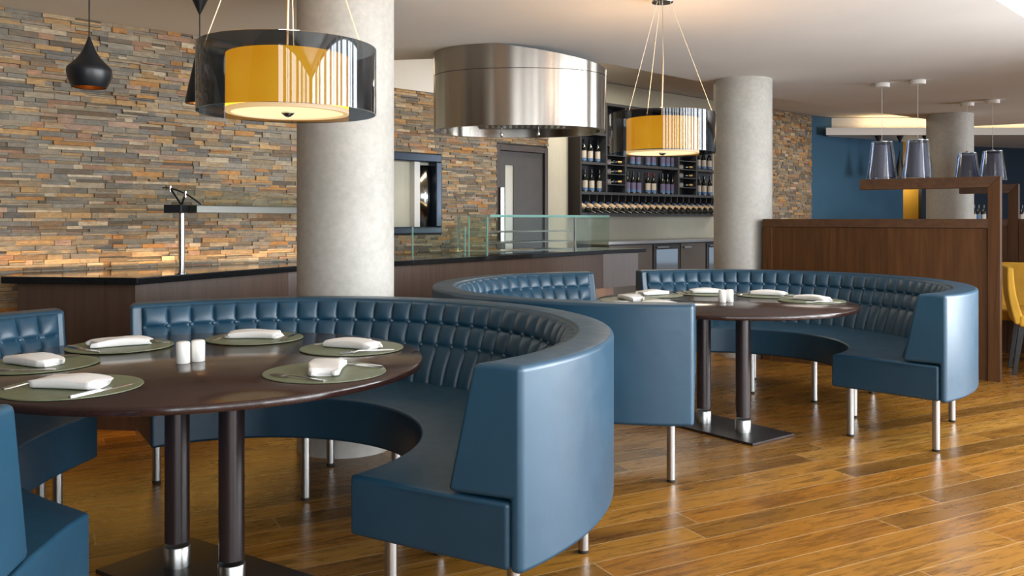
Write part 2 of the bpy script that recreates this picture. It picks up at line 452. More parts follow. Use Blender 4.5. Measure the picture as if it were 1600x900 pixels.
# room shell behind the camera, with window openings
def window_wall(name, fixed, panes, horiz, lo, hi, n0, mat='white'):
    edges = sorted([(c-w_/2, c+w_/2) for c, w_ in panes]); mb = MB(); t = .12
    def bx(a, b, z0, z1):
        if b-a < .005: return
        if horiz: mb.box(((a+b)/2, fixed, (z0+z1)/2), (b-a, t, z1-z0))
        else: mb.box((fixed, (a+b)/2, (z0+z1)/2), (t, b-a, z1-z0))
    bx(lo, hi, 0, .18); bx(lo, hi, 3.0, HI); cur = lo
    for a, b in edges: bx(cur, a, .18, 3.0); cur = b
    bx(cur, hi, .18, 3.0)
    struct(name, mb, M[mat])
    for i, (a, b) in enumerate(edges):
        m2 = MB()
        def fx(p, q, z0, z1):
            if horiz: m2.box(((p+q)/2, fixed, (z0+z1)/2), (q-p, .06, z1-z0))
            else: m2.box((fixed, (p+q)/2, (z0+z1)/2), (.06, q-p, z1-z0))
        fx(a, b, .18, .22); fx(a, b, 2.96, 3.0); fx(a, a+.04, .22, 2.96); fx(b-.04, b, .22, 2.96)
        if i % 3 == 1: fx((a+b)/2-.02, (a+b)/2+.02, .22, 2.96)
        struct('window_%d' % (n0+i), m2, M['black'])
window_wall('wall_right', 5.07, RIGHT_PANES, False, -4.3, 5.5, 1)
window_wall('wall_rear', -3.37, REAR_PANES, True, -9.4, 5.0, 10, 'rearwall')

# concrete columns
def column(x, y, h, r=.26):
    n = 64; prof = [(r, 0), (r, h)]
    o = MB().lathe(prof, n, (x, y, 0)).build('concrete_column', M['concrete'], autos=True)
    return o
tag(column(-.905, 4.705, CEIL), 'bare concrete column rising behind the nearest curved blue booth', 'column')
tag(column(2.11, 7.9, CEIL), 'bare concrete column between the wine rack and the walnut partition', 'column')
tag(column(5.32, 10.5, CEIL), 'farthest concrete column, behind the pale glass pendant lights', 'column')

# ------------------------------------------------------------------ curved banquette benches
def ring(mb, prof, mid, half, dl, Rr, rin, n=96, s0=-1, s1=1):
    m = None; vs = []; fs = []
    for i in range(n+1):
        s = s0+(s1-s0)*i/n; pts = prof(s)
        m = len(pts)
        for r, z in pts:
            wgt = (Rr-r)/(Rr-rin(s)); th = R_(mid + s*(half+dl*wgt*abs(s)**4))
            vs.append((r*math.cos(th), r*math.sin(th), z))
    for i in range(n):
        for k in range(m):
            k2 = (k+1)%m; fs.append((i*m+k, i*m+k2, (i+1)*m+k2, (i+1)*m+k))
    fs.append(tuple(range(m-1,-1,-1))); q = n*m; fs.append(tuple(range(q,q+m)))
    return mb.add(vs, fs)
def recalc(o):
    bm = bmesh.new(); bm.from_mesh(o.data); bmesh.ops.recalc_face_normals(bm, faces=bm.faces); bm.to_mesh(o.data); bm.free()
def bench(label, cx, cy, mid, half, Rr=1.29, rmid=.53, rend=.69, dl=9, legs=()):
    t = thing('curved_banquette', label, 'banquette', (cx, cy, 0))
    rin = lambda s: rmid+(rend-rmid)*abs(s)**2.5
    SZ, BZ, TZ = .47, .285, .84
    def seat(s): a = rin(s); return [(a, BZ), (Rr-.035, BZ), (Rr-.035, SZ), (a+.32, SZ+.006), (a+.12, SZ+.004), (a, SZ-.004)]
    o = ring(MB(), seat, mid, half, dl, Rr, rin).build('seat', M['leather'], t, bevel=.014, seg=3); recalc(o)
    def back(s): return [(Rr, BZ-.005), (Rr, TZ), (Rr-.07, TZ+.004), (Rr-.135, TZ), (Rr-.21, SZ+.008), (Rr-.034, SZ+.008), (Rr-.034, BZ-.005)]
    o = ring(MB(), back, mid, half, dl, Rr, rin).build('backrest', M['leather'], t, bevel=.021, seg=4, angle=40); recalc(o)
    # tufted pad
    smax = .972; arc = R_(2*half*smax)*1.08; cells = round(arc/.092); nu = cells*12; nv = 40
    v1, v2 = .47, .75
    def rfront(v, s=0):
        e = max(0, (abs(s)/smax-.93)/.07); k = .29-.075*e*e*(3-2*e)
        return Rr-k+(k-.15)*v
    def bul(u, v):
        fu = (u*cells) % 1.0; bu = (math.sin(PI*fu))**.42
        if v < v1: q = v/v1; rowb = (math.sin(PI*(.12+.88*q)))**.42
        elif v < v2: q = (v-v1)/(v2-v1); rowb = (math.sin(PI*q))**.42 if 0 < q < 1 else 0
        else: q = (v-v2)/(1-v2); rowb = (math.sin(PI*(.0+.92*q)))**.42 if q > 0 else 0
        bb = .021*(bu*rowb)
        return bb
    vs = []; fs = []
    for i in range(nu+1):
        u = i/nu; s = -smax+2*smax*u
        for j in range(nv+1):
            v = j/nv; r = rfront(v, s)-bul(u, v); z = SZ-.0+(TZ-.012-SZ)*v
            wgt = (Rr-r)/(Rr-rin(s)); th = R_(mid+s*(half+dl*wgt*abs(s)**4)); vs.append((r*math.cos(th), r*math.sin(th), z))
        for (r, z) in ((Rr-.1, TZ-.012), (Rr-.1, SZ)):
            wgt = (Rr-r)/(Rr-rin(s)); th = R_(mid+s*(half+dl*wgt*abs(s)**4)); vs.append((r*math.cos(th), r*math.sin(th), z))
    m = nv+3
    for i in range(nu):
        for k in range(m): fs.append((i*m+k, i*m+(k+1)%m, (i+1)*m+(k+1)%m, (i+1)*m+k))
    fs.append(tuple(range(m))); fs.append(tuple(range(nu*m+m-1, nu*m-1, -1)))
    pad = MB().add(vs, fs).build('tufted_cushion', M['pad'], t, autos=True, angle=80); recalc(pad)
    # buttons
    bm0 = MB().lathe([(.0035,.007),(.008,.005),(.0105,.0),(.009,-.005)][::-1], 12).v
    bmesh_b = None
    for vv in (v1, v2):
        for i in range(1, cells):
            u = i/cells; s = -smax+2*smax*u; r = rfront(vv, s)-bul(u, vv)-.001; z = SZ+(TZ-.012-SZ)*vv
            wgt = (Rr-r)/(Rr-rin(s)); th = R_(mid+s*(half+dl*wgt*abs(s)**4))
            if bmesh_b is None:
                bo = MB().lathe([(.0095,-.006),(.0115,.0),(.009,.005),(.004,.008)], 12).build('button', M['button'], t, smooth=True); bmesh_b = bo.data
            else:
                bo = bpy.data.objects.new('button', bmesh_b); COL.objects.link(bo); bo.parent = t
            bo.location = (r*math.cos(th), r*math.sin(th), z)
            bo.rotation_euler = (0, -PI/2+.38*0, th)
    # legs
    for s, f in legs:
        r = rin(s)+.07 if f == 'i' else (Rr-.10 if f == 'o' else f)
        wgt = (Rr-r)/(Rr-rin(s)); th = R_(mid+s*(half+dl*wgt*abs(s)**4)); x, y = r*math.cos(th), r*math.sin(th)
        lg = MB().lathe([(.0195,.012),(.0195,BZ)], 24, (x,y,0)).build('leg', M['ss'], t, autos=True)
        MB().lathe([(.018,0),(.0195,.003),(.0195,.012)], 24, (x,y,0)).build('rubber_foot', M['rubber'], lg, autos=True)
    return t
LEG = [(s, f) for s in (-.94, -.5, 0, .5, .94) for f in ('i', 'o')]
bench('nearest curved blue leather booth with tufted back, in front of the concrete column', -.90, 3.17, 46, 89, Rr=1.265, rend=.705, dl=11.4, legs=LEG)
bench('curved blue leather booth on the right, beside the walnut partition', 1.52, 5.53, 30, 86, legs=LEG)
bench('middle curved blue booth showing its smooth plain back panel to the camera', .81, 5.25, 186.5, 84.5, legs=LEG)
bench('curved blue booth at the left edge, cut off by the photo border', -1.04, 3.01, 204.8, 65.2, rmid=.62, rend=.75, dl=-5, legs=[(-.93,1.20),(-.93,1.02),(0,'i'),(0,'o'),(.93,'i'),(.93,'o')])

# ------------------------------------------------------------------ round tables
def round_table(label, cx, cy, ang):
    t = thing('round_dining_table', label, 'table', (cx, cy, 0), R_(ang))
    MB().lathe([(.735,.722),(.748,.726),(.75,.732),(.75,.744),(.744,.75)], 128).build('tabletop', M['tabletop'], t, autos=True, angle=50)
    MB().box((0,0,.712), (.62,.10,.02)).box((0,0,.700), (.44,.24,.012)).build('support_frame', M['post'], t, bevel=.004)
    for s in (-1,1):
        x = s*.145
        p = MB().lathe([(.042,.10),(.042,.702)], 40, (x,0,0)).build('post', M['post'], t, autos=True)
        c = MB().lathe([(.045,.014),(.045,.082),(.043,.085)], 40, (x,0,0)).build('collar', M['ss'], p, autos=True); c['label'] = 'brushed steel collar'
    MB().box((0,0.01,.007), (.70,.38,.014)).build('base_plate', M['plate'], t, bevel=.003)
    return t
T1 = (-1.06, 2.97); T2 = (1.24, 5.08)
round_table('dark round dining table in the foreground left', *T1, -33)
round_table('dark round dining table farther back, between the middle and right booths', *T2, -53)

def napkin_mesh(seed):
    rnd = random.Random(seed); nu, nk = 18, 20; L = .205; vs = []; fs = []
    for i in range(nu+1):
        a = i/nu; x = -L/2+L*a; w_ = .052*(1+.10*math.sin(3.1*a+seed)); h = .0115*(1+.30*math.sin(PI*a)); yo = .006*math.sin(4*a+seed)
        e = min(1, min(a, 1-a)*9+.75); 
        for k in range(nk):
            th = 2*PI*k/nk; cs, sn = math.cos(th), math.sin(th)
            y = yo+w_*e*math.copysign(abs(cs)**.3, cs); z = h*(1+math.copysign(abs(sn)**.42, sn)*(e if sn>0 else 1))+.002*math.sin(6*a+k*.9+seed)*(sn>0.1)
            vs.append((x+.010*math.sin(th*2+seed)*(i in (0,nu)), y, max(0,z)))
    for i in range(nu):
        for k in range(nk): fs.append((i*nk+k, (i+1)*nk+k, (i+1)*nk+(k+1)%nk, i*nk+(k+1)%nk))
    # rolled ends: recessed spiral hollow
    for side, base in ((0,0),(1,nu*nk)):
        o = len(vs); cxx = vs[base][0]+(.004 if side==0 else -.004)
        ring_ = [vs[base+k] for k in range(nk)]; cz = sum(p[2] for p in ring_)/nk; cy_ = sum(p[1] for p in ring_)/nk
        for p in ring_: vs.append((p[0]+(.001 if side==0 else -.001), cy_+(p[1]-cy_)*.78, cz+(p[2]-cz)*.7))
        for p in ring_: vs.append((cxx+(.01 if side==0 else -.01), cy_+(p[1]-cy_)*.7, cz+(p[2]-cz)*.25))
        for k in range(nk):
            k2 = (k+1)%nk
            fs.append((base+k, base+k2, o+k2, o+k)); fs.append((o+k, o+k2, o+nk+k2, o+nk+k))
        fs.append(tuple(o+nk+k for k in range(nk)))
    return MB().add(vs, fs)
def knife_mb():
    mb = MB(); prof = [(-.11,.006),(-.10,.0085),(-.02,.007),(0,.005),(.01,.009),(.07,.0095),(.105,.006),(.115,.001)]
    vs = []; fs = []
    for x, w_ in prof:
        hh = .006 if x < 0 else .0022
        vs += [(x,-w_,0),(x,w_,0),(x,w_*.8,hh),(x,-w_*.8,hh)]
    for i in range(len(prof)-1):
        for k in range(4): fs.append((i*4+k,(i+1)*4+k,(i+1)*4+(k+1)%4,i*4+(k+1)%4))
    fs += [(0,1,2,3), tuple(len(vs)-1-k for k in range(4))]
    return mb.add(vs, fs)
def fork_mb():
    mb = MB(); prof = [(-.105,.007,0),(-.09,.0085,0),(-.01,.003,.004),(.03,.003,.006),(.045,.011,.003),(.055,.0125,.002)]
    vs = []; fs = []
    for x, w_, z in prof: vs += [(x,-w_,z),(x,w_,z),(x,w_*.8,z+.003),(x,-w_*.8,z+.003)]
    for i in range(len(prof)-1):
        for k in range(4): fs.append((i*4+k,(i+1)*4+k,(i+1)*4+(k+1)%4,i*4+(k+1)%4))
    fs += [(0,1,2,3), tuple(len(vs)-1-k for k in range(4))]; mb.add(vs, fs)
    for k in range(4): mb.box((.077,-.0105+.007*k,.004),(.046,.003,.0025))
    return mb
PROTO = {}
def settings(tc, angs, words, tname, rad=.53, seed0=0, nap=None):
    for i, (a, wd_) in enumerate(zip(angs, words)):
        th = R_(a); x, y = tc[0]+rad*math.cos(th), tc[1]+rad*math.sin(th); rz = th+PI/2   # local x along the table edge
        lab = 'olive round placemat %s on %s' % (wd_, tname)
        if 'mat' not in PROTO:
            PROTO['mat'] = MB().lathe([(.187,0),(.191,.0015),(.190,.004),(.186,.0045),(.17,.0042)], 72).build('placemat', M['mat'], autos=True)
            m = PROTO['mat']; m.location = (x,y,.7503); tag(m, lab, 'placemat', 'placemats on '+tname)
        else:
            m = dup(PROTO['mat'], (x,y,.7503), rz, lab, 'placemats on '+tname)
        nr = rz + (nap[i] if nap else 0)
        n_ = napkin_mesh(seed0+i).build('napkin', M['linen'], autos=True, angle=60); n_.location = (x,y,.7552); n_.rotation_euler = (0,0,nr)
        tag(n_, 'white folded linen napkin on the placemat %s, %s' % (wd_, tname.replace('the ','')), 'napkin', 'napkins on '+tname)
        for kind, sgn, mb in (('knife', 1, knife_mb), ('fork', -1, fork_mb)):
            off = Vector((.135*sgn, -.01)); off.rotate(Matrix.Rotation(rz, 2))
            loc = (x+off.x, y+off.y, .7552)
            lab = 'steel %s on the placemat %s, %s' % (kind, wd_, tname.replace('the ',''))
            if kind not in PROTO:
                o = mb().build(kind, M['chrome'], autos=True); PROTO[kind] = o; tag(o, lab, kind, 'cutlery on '+tname)
                o.location = loc; o.rotation_euler = (0,0,rz+PI/2)
            else: dup(PROTO[kind], loc, rz+PI/2, lab, 'cutlery on '+tname)
settings(T1, [-112.6, 191, 144, 88, 29.5, -27.5],
         ['nearest the camera', 'cut by the left photo edge', 'back left', 'straight behind the shakers', 'at the far right', 'front right'], 'the foreground table',
         nap=[.25, .9, -.25, 0, .5, .55])
settings(T2, [2, 45, 88, 131, 174, 217],
         ['at the right rim', 'back right', 'right behind the shakers', 'back left', 'at the left rim', 'half hidden by the booth back'], 'the far table', seed0=10,
         nap=[.5,.2,0,-.1,.4,.3])
def shaker(x, y, label):
    o = MB().lathe([(.020,0),(.0225,.002),(.0225,.066),(.021,.071),(.016,.0735),(.004,.0735)], 32, (x,y,.7502)).build('shaker', M['china'], autos=True, angle=60)
    return tag(o, label, 'shaker', None)
shaker(-1.104, 2.90, 'left white salt shaker of the pair on the foreground table')
shaker(-1.068, 2.94, 'right white pepper shaker of the pair on the foreground table')
shaker(1.222, 5.02, 'left white shaker of the pair on the far table')
shaker(1.268, 5.035, 'right white shaker of the pair on the far table')

# ------------------------------------------------------------------ buffet counter
top_poly = [(-2.84,4.80),(-2.04,4.70),(-1.473,5.885),(-1.25,6.15),(-.907,6.545),(.988,8.89),(1.45,9.32),(.93,9.78),(-1.42,6.98),(-1.50,6.56),(-2.95,5.20)]
tag(MB().prism(top_poly, .875, .915).build('counter_worktop', M['granite'], bevel=.004), 'long black polished granite worktop along the stone wall', 'worktop')
body = thing('buffet_counter', 'brown wood veneered buffet counter under the black worktop', 'counter', (-.5, 7.2, 0))
bpoly = [(-2.78,4.86),(-2.08,4.77),(-1.53,5.91),(-1.30,6.19),(-.955,6.59),(.945,8.94),(1.36,9.32),(.90,9.72),(-1.38,6.95),(-1.44,6.60),(-2.86,5.24)]
MB().prism(bpoly, .52, .8745).build('front_panel', M['counterwood'], body, world=True)
ppoly = [(-2.70,5.10),(-2.19,5.03),(-1.72,6.02),(-1.48,6.33),(-1.12,6.72),(.75,9.02),(1.1,9.36),(.85,9.62),(-1.36,6.93),(-1.42,6.66),(-2.72,5.32)]
MB().prism(ppoly, 0, .52).build('plinth', M['counterwood'], body, world=True)
# led strip under the overhang
def strip(name, pts, z, w_, mat, parent=None, h=.012, **kw):
    mb = MB()
    for a, b in zip(pts[:-1], pts[1:]):
        a = Vector(a); b = Vector(b); d = b-a
        mb.box(((a.x+b.x)/2, (a.y+b.y)/2, z), (d.length, w_, h), math.atan2(d.y, d.x))
    return mb.build(name, mat, parent, world=parent is not None, **kw)
u_pts = [(-2.70,5.02),(-2.16,4.95),(-1.68,5.96),(-1.44,6.27),(-1.08,6.67),(.79,8.97),(1.15,9.30)]
strip('light_strip', u_pts, .513, .02, M['led'], body)
def line_light(name, a, b, z, power, col, up=True, w_=.03):
    a = Vector(a); b = Vector(b); d = b-a
    o = area(name, ((a.x+b.x)/2,(a.y+b.y)/2,z), (PI if up else 0, 0, math.atan2(d.y,d.x)*(1 if up else 1)), d.length, w_, power, col)
    return o
for a, b in zip(u_pts[:-1], u_pts[1:]):
    L_ = (Vector(a)-Vector(b)).length
    line_light('counter_glow', a, b, .503, 1.3*L_, (1,.55,.10), up=False)
# wall wash strip at the rear edge of the counter
back_pts = [(-2.93,5.235),(-1.56,6.53)]
line_light('wall_wash', (-3.13,5.00), (-1.56,6.46), .93, 2.6, (1,.60,.24))
point('wall_wash', (-3.12,4.93,.62), .5, (1,.55,.16), .04)
line_light('wall_wash', (-1.2,7.05), (.2,8.8), .94, 2.0, (1,.62,.25))

# heated gantry on the counter
g = thing('heated_gantry', 'steel heat lamp gantry on a chrome post on the buffet worktop', 'food gantry', (-1.92, 5.02, .915))
MB().lathe([(.035,0),(.035,.006),(.018,.008),(.018,.36)], 24, (0,0,0)).build('post', M['chrome'], g, autos=True)
gd = Vector((.30,.62)).normalized(); ga = math.atan2(gd.y, gd.x)
g0 = Vector((-1.92,5.02)); gb = MB(); gc = g0+gd*.85
ax = math.atan2(gd.y, gd.x)
MB().box((g0.x+gd.x*.97, g0.y+gd.y*.97, 1.292), (1.86,.16,.045), ax).build('light_bar', M['barsteel'], g, world=True, bevel=.003)
MB().box((g0.x-.01, g0.y-.02, 1.292), (.10,.18,.047), 0).build('end_cap', M['black'], g, world=True, bevel=.003)
gg = MB()
nrm = Vector((-gd.y, gd.x))
vs = []; K = 10
for i in range(K+1):
    f = i/K; off = -.15+.30*f; z = 1.412-.10*f**1.9
    p = g0-nrm*off; q = p+gd*1.75
    vs += [(p.x, p.y, z), (q.x, q.y, z), (p.x, p.y, z+.006), (q.x, q.y, z+.006)]
fs = []
for i in range(K):
    b0, b1 = i*4, i*4+4; fs += [(b0,b1,b1+1,b0+1),(b0+2,b0+3,b1+3,b1+2),(b0,b0+2,b1+2,b1),(b0+1,b1+1,b1+3,b0+3)]
fs += [(0,1,3,2),(K*4,K*4+2,K*4+3,K*4+1)]
gg.add(vs, fs).build('glass_canopy', M['clear'], g, world=True, smooth=True)
arc_pts = [vs[i*4+2] for i in range(K+1)]
MB().tube(arc_pts, .005).build('curved_rim', M['black'], g, world=True, smooth=True)
t0 = (g0.x, g0.y, 1.315)
MB().cyl(t0, arc_pts[2], .006).cyl(t0, arc_pts[6], .006).build('glass_bracket', M['black'], g, world=True)
for k in (2, 6):
    p = arc_pts[k]; MB().cyl((p[0],p[1],p[2]-.02), (p[0],p[1],p[2]+.015), .009).build('clamp', M['chrome'], g, world=True, autos=True)

# glass display case
D2 = Vector((-1.0,6.62)); dC = Vector((.629,.777)).normalized(); nC = Vector((-dC.y, dC.x))
def PC(s, off=0): p = D2+dC*s+nC*off; return p
aC = math.atan2(dC.y, dC.x)
def gpanel(mb, s0, s1, o0, o1, z0, z1, t=.008):
    a = PC(s0,o0); b = PC(s1,o1); d = b-a
    mb.box(((a.x+b.x)/2,(a.y+b.y)/2,(z0+z1)/2), (max(d.length,t), t, z1-z0), math.atan2(d.y,d.x)); return mb
zc = .9155
cs = thing('glass_display_case', 'glass fronted food display case with steel shelves on the worktop', 'display case', (*PC(2.2,.2), zc))
gpanel(MB(), 1.284, 3.22, 0, 0, zc, 1.262).build('front_glass', M['clear'], cs, world=True)
gpanel(MB(), 1.284, 1.284, 0, .42, zc, 1.262).build('side_glass', M['clear'], cs, world=True)
gpanel(MB(), 3.22, 3.22, 0, .42, zc, 1.262).build('side_glass', M['clear'], cs, world=True)
def hpanel(s0, s1, o0, o1, z0, z1):
    return MB().prism([PC(s0,o0), PC(s1,o0), PC(s1,o1), PC(s0,o1)], z0, z1)
hpanel(1.284, 3.22, 0, .42, 1.262, 1.270).build('top_glass', M['clear'], cs, world=True)
hpanel(1.28, 3.224, -.003, .003, 1.250, 1.272).build('top_edge', M['edge'], cs, world=True)
for z, so in ((1.11,.05),(1.01,.02),(.93,.02)):
    hpanel(1.33, 2.62, .06, .38, z, z+.012).build('shelf', M['ss'], cs, world=True, bevel=.002)
for s in (1.30, 2.66):
    for o in (.05,.39):
        p = PC(s,o); MB().box((p.x,p.y,(zc+1.26)/2),(.018,.018,1.26-zc),aC).build('upright', M['ss'], cs, world=True)
for (s0,s1,zt,lab) in ((.33,.95,1.17,'low glass guard panel on the worktop nearest the column'),(1.0,1.24,1.255,'small glass guard panel on the worktop beside the display case')):
    q = thing('glass_guard', lab, 'glass guard', (*PC((s0+s1)/2,0), zc))
    gpanel(MB(), s0, s1, 0, 0, zc+.001, zt).build('pane', M['clear'], q, world=True)
    for s in (s0, s1):
        p = PC(s,0); MB().box((p.x,p.y,(zc+zt)/2),(.006,.012,zt-zc),aC).build('edge', M['edge'], q, world=True)

# ------------------------------------------------------------------ extractor hood
hc = Vector((.06,6.70)); A_, B_ = .665, .50
def hood_pt(k, n, sc_=1.0, nn=2.35):
    th = 2*PI*k/n; c, s = math.cos(th), math.sin(th)
    return hc.x+A_*sc_*math.copysign(abs(c)**(2/nn), c), hc.y+B_*sc_*math.copysign(abs(s)**(2/nn), s)
h = thing('extractor_hood', 'large rounded brushed steel extractor hood hanging over the counter', 'extractor hood', (hc.x, hc.y, 1.91))
N = 96
def htop(x): return CEIL-.001 - max(0, (x+.105))*.155
def hband(z0f, z1f, so, si):
    vs = []; fs = []
    for k in range(N):
        xo, yo = hood_pt(k, N, so); xi, yi = hood_pt(k, N, si)
        vs += [(xo,yo,z0f(xo)),(xo,yo,z1f(xo)),(xi,yi,z1f(xo)),(xi,yi,z0f(xo))]
    for k in range(N):
        k2 = (k+1)%N
        for j in range(4): j2 = (j+1)%4; fs.append((k*4+j, k2*4+j, k2*4+j2, k*4+j2))
    return MB().add(vs, fs)
o = hband(lambda x: 1.91, lambda x: 2.318, 1, .93).build('canopy', M['bsteel'], h, world=True, autos=True, angle=50); recalc(o)
o = hband(lambda x: 2.322, htop, 1, .93).build('upper_collar', M['bsteel'], h, world=True, autos=True, angle=50); recalc(o)
hb = MB().add([(*hood_pt(k,N,.94),1.99) for k in range(N)]+[(*hood_pt(k,N,.94),2.0) for k in range(N)],
              [tuple(range(N-1,-1,-1)), tuple(range(N,2*N))]+[(k,(k+1)%N,N+(k+1)%N,N+k) for k in range(N)])
hb.build('inner_panel', M['ss'], h, world=True)
MB().box((hc.x+.05,hc.y-.05,1.965),(.75,.42,.04)).build('filter_frame', M['black'], h, world=True, bevel=.004)
fm = MB()
for k in range(14): fm.box((hc.x-.25+.045*k,hc.y-.15,1.94),(.02,.2,.016))
fm.build('baffle_filter', M['ss'], h, world=True)
for (x,y) in ((-.08,6.62),(.20,6.55)):
    MB().lathe([(.006,-.10),(.012,-.09),(.012,-.075),(.006,-.07),(.006,.03)],12,(x,y,1.96)).build('nozzle', M['chrome'], h, world=True, autos=True)

# ------------------------------------------------------------------ drum pendants
def drum(label, x, y, zb, cz=CEIL):
    t = thing('drum_pendant', label, 'pendant light', (x, y, zb))
    H = .225; ro, ri = .30, .205
    MB().lathe([(ro,0),(ro,H),(ro-.004,H),(ro-.004,0),(ro,0)], 96, cap=False).build('outer_shade', M['smoke'], t, autos=True, angle=60)
    a = MB().lathe([(ri,.012),(ri,.195),(ri-.003,.195),(ri-.003,.012),(ri,.012)], 80, cap=False).build('inner_shade', M['drum'], t, autos=True, angle=60)
    a['label'] = 'amber fabric inner drum'
    d = MB().lathe([(.188,.004),(.188,.010)], 72).build('diffuser', M['diffuser'], t, autos=True)
    MB().lathe([(ri+.001,.0),(ri+.001,.014),(.188,.010),(.188,.0),(ri+.001,.0)], 80, cap=False).build('diffuser_ring', M['diffring'], t, autos=True)
    MB().lathe([(.004,-.012),(.010,-.010),(.022,.0),(.022,.004)], 20).build('finial', M['chrome'], d, autos=True)
    ct = MB().lathe([(.060,0),(.062,.004),(.062,.022),(.058,.026)], 36, (0,0,cz-.027-zb)).build('canopy', M['chrome'], t, autos=True)
    MB().tube([(0,0,cz-.026-zb),(.004,0,(cz-zb)*.6),(-.003,.002,.22),(0,0,.195)], .0035).build('cord', M['cord'], t, smooth=True)
    for k in range(3):
        a_ = R_(100+120*k); ex, ey = math.cos(a_), math.sin(a_)
        MB().cyl((.045*ex,.045*ey,cz-.027-zb),((ro-.008)*ex,(ro-.008)*ey,H-.03), .0016, n=6).build('suspension_wire', M['cord'], t)
    MB().box((0,0,.193),(.40,.012,.004)).box((0,0,.193),(.012,.40,.004)).build('spider_frame', M['ss'], t)
    point('lamp_glow', (x,y,zb+.15), 11, (1,.78,.48), .04)
    return t
drum('smoked glass drum pendant with amber inner shade, large in front of the column', -.77, 2.97, 1.597)
drum('smaller looking smoked glass drum pendant hanging before the wine rack', .862, 4.95, 1.610)

# black pendants on the left
def cord_pendant(name, label, x, y, zb, prof, conecanopy=True, n=40, cz=CEIL, group=None):
    t = thing(name, label, 'pendant light', (x, y, zb), group=group)
    s = MB().lathe(prof, n, cap=False).build('shade', M['black'], t, autos=True, angle=60)
    inner = [(max(r-.006,.001), z+.001) for r, z in prof[:-1]]
    MB().lathe(inner, n, cap=False).build('lining', M['copper'], s, autos=True)
    top = prof[-1][1]
    MB().cyl((0,0,top-.005),(0,0,cz-zb-.05), .0035, n=8).build('cord', M['black'], t)
    MB().lathe([(.004,-.13),(.05,-.03),(.062,-.0005)], 28, (0,0,cz-zb)).build('canopy', M['black'], t, autos=True)
    MB().lathe([(.004,.03),(.022,.045),(.028,.07),(.018,.10),(.012,.13)], 16).build('bulb', emis_bulb, t, smooth=True)
    return t
emis_bulb = emis('lit_bulb', (1,.5,.15), 1.5)
k = 4.3
fat = [(.088,0),(.095,.010),(.112,.05),(.118,.085),(.117,.105),(.108,.118),(.085,.14),(.058,.17),(.036,.205),(.018,.250),(.006,.285),(.004,.288)]
cord_pendant('bell_pendant', 'round bellied matt black pendant light before the stone wall', (139.5-800)/F*k, k, zz(137,k), [(r*.885, z*.885) for r, z in fat])
k = 4.8
tall = [(.074,0),(.078,.004),(.060,.10),(.038,.20),(.022,.28),(.017,.33),(.014,.35),(.004,.352)]
cord_pendant('cone_pendant', 'narrow black cone pendant half hidden behind the large drum pendant', (312-800)/F*k, k, zz(162,k), tall)
point('lamp_glow', ((139.5-800)/F*4.3, 4.3, zz(137,4.3)+.03), .12, WARM, .02)
point('lamp_glow', ((312-800)/F*4.8, 4.8, zz(162,4.8)+.03), .15, WARM, .02)

# four pale glass pendants over the partition
def cup(label, xp, Y, yt, yb=282, wt=None):
    x, _ = px(xp, Y); zt = zz(yt, Y); zb = zz(yb, Y); hh = zt-zb
    t = thing('glass_shade_pendant', label, 'pendant light', (x, Y, zb), group='pale glass pendants over the walnut partition')
    r1 = .135; r0 = .093
    MB().lathe([(r1,0),(r0,hh),(r0-.003,hh),(r1-.003,0),(r1,0)], 56, cap=False).build('shade', M['shadeglass'], t, autos=True, angle=60)
    MB().lathe([(.10,.03),(.068,hh-.03),(.064,hh-.03),(.096,.03),(.10,.03)], 40, cap=False).build('inner_shade', M['shade_in'], t, autos=True, angle=60)
    MB().lathe([(r0,hh-.004),(r0,hh+.001),(.02,hh+.004),(.01,hh+.02)], 40, cap=False).build('top_cap', M['wire'], t, autos=True)
    MB().cyl((0,0,hh),(0,0,CEIL-zb-.03), .0022, n=6).build('cord', M['white'], t)
    MB().lathe([(.066,0),(.068,.003),(.068,.036),(.064,.04)], 36, (0,0,CEIL-.0405-zb)).build('canopy', M['white'], t, autos=True)
M['shade_in'] = simple('pale_mauve_inner_shade', (.42,.38,.42), .6)
cup('leftmost pale glass cone pendant above the walnut beam', 1378, 8.06, 222)
cup('second pale glass cone pendant from the left above the beam', 1434, 7.87, 219)
cup('third pale glass cone pendant, in front of the farthest column', 1511, 9.4, 239)
cup('rightmost pale glass cone pendant above the beam end', 1551, 9.18, 236)

# small far black pendants under the raft
for xp, lab in ((1372,'far black pendant behind the leftmost glass pendant'),(1406,'far black pendant seen between two glass pendants'),(1446,'far black pendant beside the farthest column')):
    Y = 15.75; x, _ = px(xp, Y)
    cord_pendant('cone_pendant', lab, x, Y, 2.0, [(.11,0),(.105,.05),(.05,.25),(.02,.40),(.004,.5)], cz=2.75, n=24)

# ------------------------------------------------------------------ wall screen / pass-through in stone wall 2
a2 = math.atan2(d2.y, d2.x)
sw = thing('serving_hatch', 'steel framed serving hatch set in the stone wall', 'hatch', (*P2((sc_u0+sc_u1)/2), 1.08))
def P2o(u, off): return P2(u)+n2*off
def wbox(u0, u1, o0, o1, z0, z1):
    a = P2o(u0,o0); b = P2o(u1,o0); c = P2o(u1,o1); d_ = P2o(u0,o1)
    return MB().prism([a,b,c,d_], z0, z1)
M['hatchframe'] = simple('slate_blue_metal_frame', (.035,.05,.075), .3, metal=.5)
wbox(sc_u0, sc_u1, -.10, .045, 1.08, 1.155).build('frame', M['hatchframe'], sw, world=True, bevel=.015)
wbox(sc_u0, sc_u1, -.10, .045, 1.81, 1.90).build('frame', M['hatchframe'], sw, world=True, bevel=.015)
wbox(sc_u1-.075, sc_u1, -.10, .045, 1.15, 1.82).build('frame', M['hatchframe'], sw, world=True, bevel=.015)
wbox(sc_u0, sc_u0+.075, -.10, .045, 1.15, 1.82).build('frame', M['hatchframe'], sw, world=True, bevel=.015)
